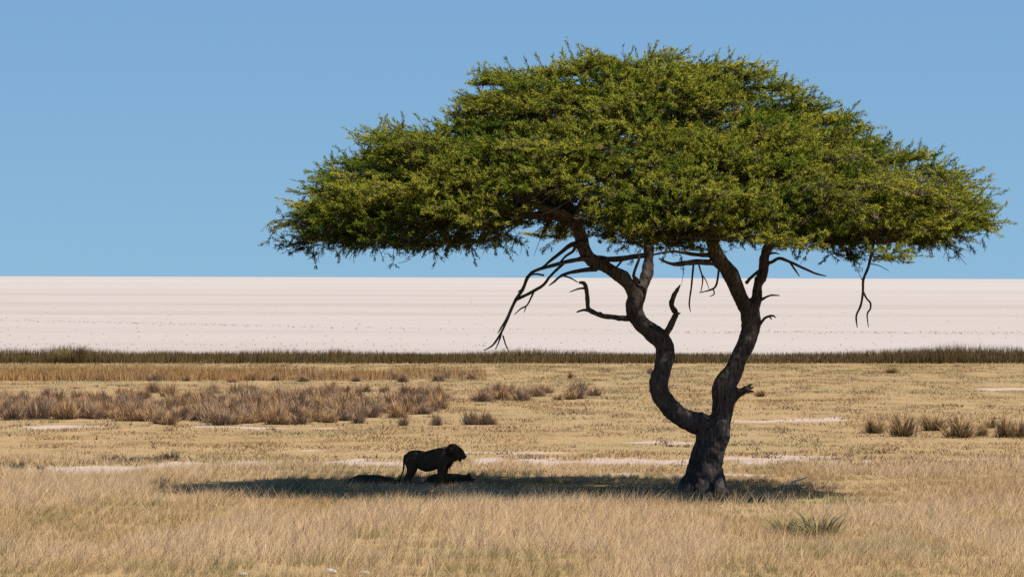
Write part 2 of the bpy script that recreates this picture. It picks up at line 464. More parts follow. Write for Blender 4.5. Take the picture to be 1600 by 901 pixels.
    part('hanging_branch', [[(1368, 345, 7, -1.5), (1366, 364, 5.5, -1.5), (1364, 386, 5, -1.5), (1357, 416, 4.6, -1.5), (1349, 437, 4.4, -1.5), (1348.5, 456, 4, -1.5), (1345, 477, 3.6, -1.5), (1338.5, 491, 3.4, -1.5), (1338, 500, 2.8, -1.5), (1339.5, 511, 1.5, -1.5)],
                            [(1349, 456, 3.5, -1.5), (1354, 466, 3, -1.5), (1360, 473, 3.2, -1.5), (1360, 482, 3, -1.5), (1355, 491, 2.6, -1.5), (1357, 511, 1.2, -1.5)],
                            [(1349, 437, 2.4, -1.5), (1345, 436, 1.2, -1.5)], [(1360, 412, 2, -1.5), (1374, 415, 1.4, -1.5), (1389, 423, .8, -1.5)]], label='long thin forked twig hanging down under the right side of the crown')
    part('dead_branch', [[(1194, 414, 8, .6), (1206, 409, 5.5, .5), (1218, 403.5, 5.5, .4), (1234, 409, 5, .3), (1260, 421, 4, .2), (1277, 428, 3.2, .2), (1291, 431, 1.6, .2)],
                         [(1234, 409, 4, .3), (1240, 418, 3.4, .3), (1249, 431, 1.8, .3)], [(1199, 397, 5, .6), (1210, 395, 3, .6), (1218, 397, 1.6, .6)]], label='bare twig reaching right off the right stem')
    part('dead_branch', [[(1187, 470, 5, .4), (1197, 464, 3.5, .3), (1206, 461, 3, .3), (1218, 461.5, 1.8, .3)]])
    part('dead_branch', [[(1184, 509, 8, .3), (1190, 503, 5, .2), (1196, 496, 4.5, .2), (1207, 493, 4, .2), (1212, 496, 1.5, .2)], [(1202, 494, 3, .2), (1206, 499, 1.5, .2)]])
    part('dead_branch', [[(1166, 442, 6, .3), (1174, 433, 5, .4), (1187, 422, 5, .5)]])
    part('limb', [[(1124, 410, 12, -.3), (1110, 410, 10, -.5), (1088, 409, 9, -.8), (1064, 412, 8, -1.2), (1048, 412, 5, -1.4), (1030, 404, 3, -1.6)], [(1112, 398, 9, -.4), (1090, 398, 6, -.6), (1071, 395, 6, -.8), (1048, 393, 4, -1), (1020, 398, 3, -1.2)]], M_BARK)
    part('limb', [[(1016, 398, 10, 1), (990, 401, 8.5, .8), (960, 405, 9, .4), (930, 403, 10, 0)], [(975, 403, 4, .6), (966, 414, 3.5, .6), (962, 418, 2, .6)], [(995, 446, 6, .2), (990, 430, 5, .0), (996, 412, 5, .0), (1000, 400, 4, .1)],
                  [(1000, 440, 5, .3), (990, 431, 4, .1)]], M_BARK)
    part('hanging_branch', [[(1084, 410, 3.5, -.7), (1082, 430, 3.2, -.7), (1080, 450, 3, -.7), (1077, 474, 2.6, -.7), (1079, 487, 1.2, -.7)], [(1124, 414, 4, -.6), (1120, 443, 3.4, -.7), (1112, 452, 3.2, -.8), (1093, 457, 1.6, -.8)],
                            [(1114, 450, 2.5, -.8), (1116, 459, 2.2, -.8), (1109, 463, 1.2, -.8)], [(1092, 414, 3, -.8), (1098, 436, 2.4, -.8), (1095, 456, 1.4, -.8)], [(1098, 430, 2, -.8), (1104, 440, 1.6, -.8), (1108, 452, 1, -.8)]],
         label='thin dead twigs dangling left of the right stem')

    # ---- crown: pads of foliage on a dome whose outline follows the photograph
    TL = [(436, 305), (450, 293), (470, 280), (485, 263), (515, 255), (540, 250), (548, 216), (560, 198), (585, 196), (615, 205), (650, 208), (680, 188), (700, 162), (722, 136), (732, 112), (760, 108), (800, 100), (850, 97), (890, 86), (920, 76), (960, 85), (1005, 84),
          (1035, 78), (1090, 85), (1130, 80), (1180, 92), (1220, 105), (1255, 122), (1280, 148), (1320, 165), (1360, 182), (1390, 212), (1430, 230), (1470, 241), (1510, 266), (1545, 282), (1575, 314)]
    BL = [(436, 325), (450, 355), (475, 385), (500, 380), (560, 372), (600, 368), (650, 372), (700, 372), (760, 372), (820, 365), (870, 350), (920, 350), (960, 365), (1000, 385), (1080, 392), (1150, 375), (1200, 360), (1260, 368), (1310, 385), (1350, 385),
          (1420, 378), (1480, 380), (1520, 366), (1555, 345), (1575, 325)]
    tx, ty = np.array(TL, float).T; bx, by = np.array(BL, float).T
    CX, RL, RR, RY = 1005.0, 569.0, 570.0, 8.3
    cy = D + 1.6
    def world(px, py, Y):
        a, b = ray(px, py); return a * Y, H + b * Y
    def dome(r, th):
        c = np.cos(th)
        ta, tb_ = np.interp(CX - r * RL, tx, ty), np.interp(CX + r * RR, tx, ty)
        ba, bb = np.interp(CX - r * RL, bx, by), np.interp(CX + r * RR, bx, by)
        w = (c + 1) / 2
        return ta * (1 - w) + tb_ * w, ba * (1 - w) + bb * w
    def place(r, th, f):      # f = 0 top .. 1 bottom
        R = np.where(np.cos(th) > 0, RR, RL)
        yt, yb = dome(r, th)
        px = CX + r * np.cos(th) * R * .915; Y = cy + r * np.sin(th) * RY
        py = yt * (1 - f) + yb * f
        a, b = ray(px, py)
        # keep heights as read at the tree's own distance, so front and back stay level
        return np.stack([a * D, Y, H + b * D], -1)
    pads = []
    tries = 0
    def try_add(c, rad, kind, md):
        for q in pads:
            dd = q[0] - c
            if dd[0] ** 2 + dd[1] ** 2 + (dd[2] * 2.2) ** 2 < md * md: return False
        pads.append((c, rad, kind)); return True
    # outline pads first so that the silhouette holds
    for px in np.arange(446, 1572, 21):
        r = abs(px - CX) / (RR if px > CX else RL); th = 0 if px > CX else np.pi
        c = place(np.array(r * .985), np.array(th + rng.normal() * .05), np.array(.0))
        c = c + np.array([0, rng.normal() * .3, -.40 + .34 * float(smooth(.6, .95, r)) + rng.normal() * .10])
        pads.append((c, .55 + .12 * rng.random(), 'top'))
    boughs = []
    for _ in range(3000):
        q = (rng.random(2) * 2 - 1) * np.array([11.0, 8.6])
        if (q[0] / 10.6) ** 2 + (q[1] / 8.2) ** 2 < 1 and all(((q - b) ** 2).sum() > 2.2 ** 2 for b in boughs): boughs.append(q)
    boughs = np.array(boughs); blift = rng.normal(size=len(boughs)) * .22
    XC = P(CX, 400, D)[0]
    nt = 0
    while nt < 400 and tries < 20000:
        tries += 1
        r = math.sqrt(rng.random()) * .99; th = rng.random() * 2 * np.pi
        if math.sin(th) > .35 and rng.random() < .45: continue
        c = place(np.array(r), np.array(th), np.array(.0))
        bd = np.sqrt(((boughs - np.array([c[0] - XC, c[1] - cy])) ** 2).sum(1)); bi = bd.argmin(); bd = bd[bi]
        if bd > 1.7 or (bd > 1.25 and rng.random() < .75): continue
        c[2] += -.36 + min(blift[bi], .05) - .42 * bd ** 2 - .12 * rng.random()
        if try_add(c, .58 + .25 * rng.random(), 'top', .82): nt += 1
    ns = 0; tries = 0
    while ns < 190 and tries < 9000:              # skirt and inner layers
        tries += 1
        r = .55 + .44 * rng.random(); th = rng.random() * 2 * np.pi
        if math.sin(th) > .3 and rng.random() < .5: continue
        f = .15 + .8 * rng.random()
        px = CX + r * np.cos(th) * 570
        if 760 < px < 955 and f > .55 and math.sin(th) < .2: continue
        if r < .75 and f > .85: continue
        c = place(np.array(r), np.array(th), np.array(f))
        if try_add(c, .55 + .35 * rng.random(), 'low' if f > .5 else 'mid', .85): ns += 1

    ni = 0
    while ni < 75:                                  # inner boughs under the dome
        r = .68 * math.sqrt(rng.random()); th = rng.random() * 2 * np.pi
        c = place(np.array(r), np.array(th), np.array(.25 + .2 * rng.random()))
        pads.append((c, .75 + .2 * rng.random(), 'mid')); ni += 1
    # opening on the left of the crown's front, where the limbs show against the dark inside
    def seen(c): return 800 + F * c[0] / c[1], YH - F * (c[2] - H) / c[1]
    pads = [q for q in pads if not (790 < seen(q[0])[0] < 950 and 305 < seen(q[0])[1] < 410 and q[0][1] < cy + 2.5)]
    pads = [q for q in pads if not (640 < seen(q[0])[0] < 790 and 345 < seen(q[0])[1] < 410 and q[0][1] < cy and rng.random() < .5)]
    # drooping boughs read off the photograph: front middle, right underside, left underside
    for (px, py, dy) in [(985, 345, -4.5), (1010, 362, -5), (1045, 350, -5.2), (1040, 378, -5), (1075, 368, -5), (1000, 385, -4.6), (1065, 392, -4.6), (1100, 352, -5), (1110, 380, -4.6), (1150, 345, -5),
                         (1290, 385, -2.5), (1320, 398, -2.8), (1340, 380, -3), (1265, 355, -3.5), (1300, 350, -4), (1335, 350, -4.2), (1410, 372, -1), (1450, 380, .5), (1490, 372, 0), (1480, 345, 1), (1520, 350, 0),
                         (478, 385, .5), (500, 365, .2), (525, 365, -1), (548, 384, -1), (560, 366, -1.5), (610, 358, -2), (640, 384, -1.6), (655, 366, -2.2), (462, 352, .3), (720, 376, -1.2), (700, 355, -2.6), (745, 350, -2.4)]:
        pads.append((P(px, py - 8, D + dy), .48 + .15 * rng.random(), 'mid' if 970 < px < 1160 else 'low'))
    tips = [P(870, 298, D + .4), P(896, 340, D), P(990, 315, D + 2.2), P(1014, 376, D + 1.3), P(1132, 312, D), P(1114, 372, D - .4), P(1310, 362, D + .2), P(1240, 371, D + .5)]
    tips = np.array(tips)
    C = np.array([p[0] for p in pads])
    # secondary limbs: k-means of pads, each limb swings from the nearest stem tip
    K = 26
    cen = C[rng.choice(len(C), K, replace=False)]
    for _ in range(12):
        lab = np.argmin(((C[:, None] - cen[None]) ** 2).sum(2), 1)
        cen = np.array([C[lab == k].mean(0) if (lab == k).any() else cen[k] for k in range(K)])
    twigs = Tubes()
    for k in range(K):
        e = cen[k] - np.array([0, 0, .55])
        dd = ((tips - e) ** 2).sum(1) + 40 * np.maximum(tips[:, 2] - e[2], 0)
        s0 = tips[np.argmin(dd)]
        Lh = np.linalg.norm(e - s0)
        m1 = s0 * .66 + e * .34 + np.array([0, 0, .05 * Lh]) + rng.normal(size=3) * .1 * Lh ** .5
        m2 = s0 * .33 + e * .67 + np.array([0, 0, .06 * Lh]) + rng.normal(size=3) * .1 * Lh ** .5
        r0 = .055 + .012 * Lh
        lb = Tubes(); lb.add(np.array([s0, m1, m2, e]), [r0, r0 * .75, r0 * .55, r0 * .4], seg=7, sub=5, wob=.2)
        for i in np.where(lab == k)[0]:
            c = C[i]; q0 = m2 * .6 + e * .4 if rng.random() < .6 else e
            mm = (q0 + c) / 2 + rng.normal(size=3) * .15 + np.array([0, 0, -.12])
            lb.add(np.array([q0, mm, c]), [r0 * .4, r0 * .3, .015], seg=5, sub=3)
        lb.obj('limb', M_BARK, root, org)

    # sprays of leaves
    axis0, axis1, tone, kindv, brown = [], [], [], [], []
    ctr = np.array([P(1005, 400, D)[0], cy, 8.0])
    for (c, rad, kind) in pads:
        o = c - ctr; o[2] = 0; o = unit(o)
        n = int((34 if kind != 'low' else 26) * (rad / .8) ** 1.6)
        off = np.clip(rng.normal(size=(n, 3)), -1.7, 1.7) * np.array([.60, .60, .13]) * rad
        if kind == 'low': off[:, 2] -= .1
        p0 = c + off
        d = o * .75 + rng.normal(size=(n, 3)) * np.array([.6, .6, .22]) + np.array([0, 0, .22 if kind == 'top' else (.10 if kind == 'mid' else -.12)])
        d = unit(d) * (.36 + .5 * rng.random((n, 1)) ** 1.5)
        axis0.append(p0); axis1.append(p0 + d)
        pt = rng.normal() * .22
        tone.append(np.clip(.5 + pt + rng.normal(size=n) * .13, 0, 1))
        b = rng.random(n) < (.05 if kind == 'top' else .16 if kind == 'mid' else .22) + (.2 if c[0] > P(1230, 300, D)[0] and kind != 'top' else 0)
        brown.append(b)
    # stray leading shoots above the outline
    for (c, rad, kind) in pads:
        if kind == 'top' and rng.random() < .45:
            n = 2
            p0 = c + rng.normal(size=(n, 3)) * np.array([.5, .5, .1]) * rad
            o = c - ctr; o[2] = 0; o = unit(o)
            d = unit(o * .6 + rng.normal(size=(n, 3)) * .35 + np.array([0, 0, .75])) * (.6 + .35 * rng.random((n, 1)))
            axis0.append(p0); axis1.append(p0 + d); tone.append(rng.random(n) * .5 + .3); brown.append(np.zeros(n, bool))
    a_l, b_l = [], []
    for (c, rad, kind) in pads:
        px_ = 1.0 if kind == 'low' else (.35 if kind == 'mid' else 0)
        if rng.random() < px_:
            for _ in range(rng.integers(3, 8)):
                p = c + np.clip(rng.normal(size=3), -1.3, 1.3) * np.array([.55, .55, .12]) * rad
                o = c - ctr; o[2] = 0; o = unit(o)
                d = unit(o * .7 + rng.normal(size=3) * .55 + np.array([0, 0, -.5])) * (.11 + .09 * rng.random())
                for _s in range(rng.integers(3, 8)):
                    a_l.append(p); p = p + d; b_l.append(p)
                    if rng.random() < .5:
                        a_l.append(p); b_l.append(p + d * .8 + rng.normal(size=3) * .12)
                    dl = np.linalg.norm(d); d = unit(d + rng.normal(size=3) * .42 * dl) * dl
    a_l, b_l = np.array(a_l), np.array(b_l)
    lf = rng.random(len(a_l)) < .5
    axis0.append(a_l[lf]); axis1.append(b_l[lf]); tone.append(rng.random(lf.sum()) * .4); brown.append(np.ones(lf.sum(), bool)); green_low = lf.sum()
    A0, A1 = np.vstack(axis0), np.vstack(axis1); tone = np.concatenate(tone); brown = np.concatenate(brown)
    # openings in the crown that let sun flecks reach the trunk
    sd = np.array(SUN_DIR); keep = np.ones(len(A0), bool)
    npad = sum(len(a) for a in axis0)
    for (px, py, dy, rr) in [(1127, 722, -.5, .55), (1122, 752, -.6, .5), (1130, 688, -.5, .45), (1066, 648, -.4, .3), (1152, 556, -.1, .3), (1036, 560, -.2, .25), (1012, 420, .4, .25), (560, 752, 0, .3), (850, 760, 0, .35)]:
        q = P(px, py, D + dy); m = (A0 + A1) / 2 - q
        keep &= np.linalg.norm(m - (m @ sd)[:, None] * sd, axis=1) > rr
    pcs = np.vstack([np.repeat(np.array([p[0]]), len(a), 0) for p, a in zip(pads, axis0)])
    kp = keep[:len(pcs)]; pcs = pcs[kp]; pa0 = A0[:len(kp)][kp]
    A0, A1, tone, brown = A0[keep], A1[keep], tone[keep], brown[keep]
    ns = len(A0)
    per = 62
    cnt = np.where(brown, per // 4, per)
    idx = np.repeat(np.arange(ns), cnt)
    tt = .08 + .95 * rng.random(len(idx))
    ax = unit(A1 - A0)[idx]
    pos = A0[idx] + (A1 - A0)[idx] * tt[:, None] + rng.normal(size=(len(idx), 3)) * .026
    pos[:, 2] -= .05 * (tt - .4) ** 2
    ldir = unit(ax * .9 + rng.normal(size=(len(idx), 3)) * .55)
    ln = .07 + .07 * rng.random(len(idx)); wd = .020 + .018 * rng.random(len(idx))
    side = unit(np.cross(ldir, rng.normal(size=(len(idx), 3)) * .8 + np.array([0, 0, 1.0])))
    V = np.empty((len(idx), 3, 3))
    V[:, 0] = pos - side * wd[:, None] * .5; V[:, 1] = pos + side * wd[:, None] * .5; V[:, 2] = pos + ldir * ln[:, None]
    tn = np.clip(tone[idx] - .12 + .26 * tt + rng.normal(size=len(idx)) * .12, 0, 1)  # paler, yellower towards spray ends: newer leaves plus a painted lit-tip effect
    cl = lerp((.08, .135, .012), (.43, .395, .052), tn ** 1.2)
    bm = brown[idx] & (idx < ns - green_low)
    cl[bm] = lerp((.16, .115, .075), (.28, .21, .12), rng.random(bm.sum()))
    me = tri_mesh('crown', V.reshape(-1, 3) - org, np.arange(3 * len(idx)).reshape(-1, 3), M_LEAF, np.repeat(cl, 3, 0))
    o = link(bpy.data.objects.new('crown', me), root); o['kind'] = 'stuff'
    print('leaves', len(idx), 'sprays', ns, 'pads', len(pads))
    # spray axes and bare shoots hanging from the skirt: thin three-sided twigs
    tv, tf, n0 = [], [], 0
    def sticks(a, b, ra, rb):
        nonlocal n0
        d = unit(b - a); s1 = unit(np.cross(d, np.array([.3, .9, .31]))); s2 = np.cross(d, s1)
        n = len(a); W = np.empty((n, 6, 3))
        for k in range(3):
            cs, sn = math.cos(k * 2.0944), math.sin(k * 2.0944)
            W[:, k] = a + (s1 * cs + s2 * sn) * ra; W[:, 3 + k] = b + (s1 * cs + s2 * sn) * rb
        q = (np.arange(n) * 6 + n0)[:, None]
        for k in range(3):
            j = (k + 1) % 3
            tf.append(q + np.array([[k, j, 3 + j]])); tf.append(q + np.array([[k, 3 + j, 3 + k]]))
        tv.append(W.reshape(-1, 3)); n0 += n * 6
    sticks(A0, A1, .009, .004)
    # link each spray to its pad
    sticks(pcs, pa0, .013, .009)
    sticks(a_l, b_l, .011, .007)
    me = tri_mesh('twigs', np.vstack(tv) - org, np.vstack(tf), M_TWIG)
    o = link(bpy.data.objects.new('twigs', me), root); o['kind'] = 'stuff'
build_tree()

# ------------------------------------------------------------------ lions
def lion_parts(root, chains, sc_, ox, oy, eyes, nose, ears, mane=None, tail_tip=None):
    """chains: lists of (px, py, radius px, lateral m, lateral scale); body fused into one skin"""
    def L(px, py, y): return np.array([(px - ox) * sc_, y, (oy - py) * sc_])
    t = Tubes()
    for ch in chains + ears:
        t.add(np.array([L(c[0], c[1], c[3]) for c in ch]), np.array([c[2] * sc_ for c in ch]), seg=14, sub=4, lat=ch[0][4])
    body = t.obj('body', M_FUR, root, voxel=.018, smoothit=2)
    for (px, py, y, r, nm, mt) in eyes + nose:
        e = Tubes(); p = L(px, py, y)
        e.add(np.array([p - (0, r * .5, 0), p, p + (0, r * .5, 0)]), [r * .7, r, r * .7], seg=8, sub=2)
        e.obj(nm, mt, root)
    if mane is not None:
        vs, fs, n0 = [], [], 0
        t2 = Tubes()
        for ch in mane['core']:
            t2.add(np.array([L(c[0], c[1], c[3]) for c in ch]), np.array([c[2] * sc_ for c in ch]), seg=12, sub=3, lat=ch[0][4])
        mo = t2.obj('mane', M_MANE, root, voxel=.025, smoothit=1)
        # locks
        core = np.vstack([np.array([L(c[0], c[1], c[3]) for c in ch]) for ch in mane['core']])
        rad = np.concatenate([[c[2] * sc_ for c in ch] for ch in mane['core']])
        n = 1500
        k = rng.integers(0, len(core), n); d = unit(rng.normal(size=(n, 3)))
        base = core[k] + d * (rad[k] * np.array([1, .75, 1])[:, None].T.mean() * .85)[:, None]
        base[:, 1] = core[k][:, 1] + d[:, 1] * rad[k] * .7
        ld = unit(d * .8 + np.array([-.55, 0, -.5]) + rng.normal(size=(n, 3)) * .25) * (.07 + .09 * rng.random((n, 1)))
        sd = unit(np.cross(ld, d + rng.normal(size=(n, 3)) * .3)) * .012
        V = np.stack([base - sd, base + sd, base + ld], 1).reshape(-1, 3)
        me = tri_mesh('mane_locks', V, np.arange(3 * n).reshape(-1, 3), M_MANE)
        o = link(bpy.data.objects.new('mane_locks', me), mo); o['kind'] = 'stuff'
    if tail_tip is not None:
        tt = Tubes(); tt.add(np.array([L(a[0], a[1], a[3]) for a in tail_tip]), np.array([a[2] * sc_ for a in tail_tip]), seg=8, sub=3, wob=.3)
        tt.obj('tail_tuft', M_MANE, root)

def build_lions():
    g = G(680, 757.5); s = float(g[1]) / F
    x0, y0 = g; z0 = float(ground_z(x0, y0))
    root = empty('lion', (x0, y0, z0))
    tag(root, 'maned lion standing side-on in the tree shade, facing the trunk', 'lion', 'lions resting under the acacia')
    lt = .17
    body = [
        [(636, 714, 6.5, 0, .8), (642, 712.5, 10.5, 0, .8), (652, 714, 13, 0, .8), (666, 719, 16.5, 0, .8), (679, 715.5, 16, 0, .8), (690, 713, 16, 0, .8), (699, 711, 13.5, 0, .8), (706, 706.5, 11.5, 0, .8), (713, 703.5, 9.8, 0, .8)],
        [(711, 703, 9.5, 0, .85), (717, 705.5, 8.3, 0, .8), (722, 709.5, 6.0, 0, .8), (725.5, 712, 4.4, 0, .9), (727, 712.3, 3.0, 0, 1)],
        [(711, 709, 6, 0, .8), (716, 713.5, 4.2, 0, .8), (719, 717, 2.8, 0, .9), (720, 718.6, 1.7, 0, 1)],
        # front legs
        [(691, 718, 10, -lt, .6), (690, 730, 7.2, -lt, .7), (688.5, 741, 5.2, -lt, .8), (688.5, 751, 4.0, -lt, .9), (690, 756, 3.7, -lt, 1), (692.5, 756.5, 2.8, -lt, 1.2)],
        [(694, 718, 10, lt, .6), (694, 730, 7, lt, .7), (694, 741, 5, lt, .8), (694, 751, 3.8, lt, .9), (695.5, 756, 3.5, lt, 1), (698, 756.5, 2.7, lt, 1.2)],
        # hind legs: thigh, knee forward, hock back, upright shank
        [(641, 717, 10.5, -lt, .6), (642.5, 727, 8.2, -lt, .6), (640, 737, 5.0, -lt, .7), (634.5, 745, 3.3, -lt, .8), (634, 751, 2.8, -lt, .9), (635.5, 756, 3.0, -lt, 1), (638.5, 756.6, 2.6, -lt, 1.2)],
        [(644, 717, 10.5, lt, .6), (646, 726, 8, lt, .6), (645, 736, 5.0, lt, .7), (641, 745, 3.4, lt, .8), (641.5, 751, 2.9, lt, .9), (643, 756, 3.0, lt, 1), (646, 756.6, 2.6, lt, 1.2)],
        [(633.5, 709, 2.2, 0, 1), (631.3, 716, 1.9, 0, 1), (631, 725, 1.6, .02, 1), (629.8, 734, 1.4, .03, 1), (626.8, 742, 1.3, .03, 1), (624.3, 748, 1.2, .03, 1)],
    ]
    ears = [[(709.5, 698, 2.4, -.12, .6), (708.5, 695, 2.2, -.13, .6), (708, 693.4, 1.3, -.13, .6)], [(709.5, 698, 2.4, .12, .6), (708.5, 695, 2.2, .13, .6), (708, 693.4, 1.3, .13, .6)]]
    mane = {'core': [[(694, 704, 7.5, 0, .9), (700, 705.5, 13, 0, .85), (705, 704.5, 12.4, 0, .85), (709, 703, 9.5, 0, .9), (712, 702, 8, 0, .9)],
                     [(699, 712, 12, 0, .7), (701, 718, 8.5, 0, .7), (699.5, 725, 6, 0, .7)], [(707, 712, 6, 0, .8), (710, 714, 4, 0, .8)], [(706, 695, 4, 0, 1), (711, 695.5, 4, 0, 1), (716, 699, 3, 0, 1)]]}
    eyes = [(719.5, 704.8, -.105, .014, 'eye', M_EYE), (719.5, 704.8, .105, .014, 'eye', M_EYE)]
    nose = [(728, 710.8, 0, .035, 'nose', M_NOSE)]
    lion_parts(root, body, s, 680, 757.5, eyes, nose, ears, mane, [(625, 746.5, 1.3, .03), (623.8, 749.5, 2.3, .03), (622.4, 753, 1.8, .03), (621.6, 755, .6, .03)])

    # flat-out lion on the left
    g = G(580, 754.5); s = float(g[1]) / F
    root = empty('lion', (g[0], g[1], float(ground_z(*g))))
    tag(root, 'lion lying flat in the shaded grass behind the standing lion\'s tail', 'lion', 'lions resting under the acacia')
    body = [[(546, 750, 3, 0, 1.2), (552, 748, 5.5, 0, 1.3), (561, 746.5, 7.4, 0, 1.4), (573, 746.3, 7.4, 0, 1.4), (585, 746.5, 7.4, 0, 1.4), (596, 747, 7.2, 0, 1.3), (605, 748, 5.6, -.05, 1.2), (612, 748.6, 5.0, -.1, 1.1), (618, 749.8, 3.6, -.14, 1), (621.5, 750.6, 2.4, -.16, 1)],
            [(561, 748, 6, -.15, 1), (567, 750.5, 4, -.5, 1), (558, 752.3, 2.4, -.75, 1), (561, 753, 2.1, -1.0, 1)],
            [(558, 747, 6, -.1, 1), (562, 750, 4, -.45, 1), (552, 752, 2.4, -.7, 1), (551, 753, 2.1, -.95, 1)],
            [(595, 748, 5, -.2, 1), (599, 751, 3.4, -.5, 1), (603, 752.6, 2.2, -.8, 1), (605, 753, 2.2, -.95, 1)],
            [(592, 748, 5, -.2, 1), (592, 751, 3.4, -.5, 1), (594, 752.6, 2.2, -.85, 1), (596, 753, 2.2, -1.0, 1)],
            [(547, 750, 1.8, .05, 1), (541, 752, 1.5, .15, 1), (534, 753.3, 1.3, .2, 1), (528, 753.5, 1.2, .15, 1)]]
    ears = [[(609, 744.5, 1.6, -.02, .6), (608.5, 743, 1.6, -.01, .6), (608, 742, .9, -.01, .6)]]
    lion_parts(root, body, s, 580, 754.5, [(617, 747.6, -.2, .012, 'eye', M_EYE)], [(622.5, 750.2, -.16, .03, 'nose', M_NOSE)], ears, None, [(530, 753.3, 1.3, .15), (526, 753.2, 2, .12), (522, 753.6, .6, .1)])

    g = G(700, 754.0); s = float(g[1]) / F
    root = empty('lion', (g[0], g[1], float(ground_z(*g))))
    tag(root, 'lion lying low with one ear raised, just behind the standing lion\'s front legs', 'lion', 'lions resting under the acacia')
    body = [[(668, 749, 3.5, 0, 1.2), (675, 746.6, 6.4, 0, 1.2), (684, 745.6, 7.6, 0, 1.3), (696, 745.8, 8.0, 0, 1.3), (708, 746, 8.0, 0, 1.3), (717, 746, 7.2, 0, 1.2), (725, 745.6, 5.6, -.03, 1.1), (731, 744.6, 4.8, -.05, 1.1), (737, 746.2, 3.4, -.08, 1), (740, 747.4, 2.4, -.1, 1)],
            [(679, 747, 6.4, -.2, .8), (687, 748, 5, -.34, .9), (682, 752, 2.6, -.42, 1), (690, 752.5, 2.2, -.46, 1)],
            [(679, 747, 6, .2, .8), (687, 748, 5, .34, .9), (682, 752, 2.6, .42, 1), (690, 752.5, 2.2, .46, 1)],
            [(714, 748, 5, -.2, .8), (713, 751.5, 3.2, -.25, .9), (722, 752.4, 2.4, -.26, 1), (732, 752.4, 2.2, -.26, 1)],
            [(714, 748, 5, .2, .8), (713, 751.5, 3.2, .25, .9), (722, 752.4, 2.4, .22, 1), (732, 752.4, 2.2, .22, 1)],
            [(668, 750, 1.8, 0, 1), (662, 752, 1.5, -.1, 1), (656, 752.8, 1.3, -.15, 1), (650, 753, 1.1, -.1, 1)]]
    ears = [[(732, 741, 2.2, -.12, .6), (733.5, 738.8, 2.0, -.13, .6), (735, 737.8, 1.1, -.13, .6)], [(731, 741, 2.0, .04, .6), (732, 739.2, 1.8, .05, .6), (732.4, 738.2, .9, .05, .6)]]
    lion_parts(root, body, s, 700, 754, [(737, 743.8, -.14, .012, 'eye', M_EYE), (737, 743.8, .0, .012, 'eye', M_EYE)], [(741, 746.8, -.1, .03, 'nose', M_NOSE)], ears, None, [(652, 752.9, 1.2, -.12), (648, 753, 1.9, -.1), (645, 753.4, .6, -.1)])
build_lions()

# ------------------------------------------------------------------ grass
def field(n, y0, y1, margin=1.25, power=1.0):
    Y = y0 + (y1 - y0) * rng.random(n * 1) ** power
    X = (rng.random(n) - .5) * 2 * (800 / F) * y1 * margin
    k = np.abs(X) < (800 / F) * Y * margin + 1.0
    return X[k], Y[k]
def soft_zone(px0, px1, py0, py1, X, Y):  # soft-edged ground patch, used for grass tints and blade heights
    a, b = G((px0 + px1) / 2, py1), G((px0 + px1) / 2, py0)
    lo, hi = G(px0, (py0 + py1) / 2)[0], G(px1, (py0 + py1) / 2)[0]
    return smooth(lo - 1, lo + 1, X) * (1 - smooth(hi - 1, hi + 1, X)) * smooth(a[1] - .8, a[1] + .8, Y) * (1 - smooth(b[1] - .8, b[1] + .8, Y))

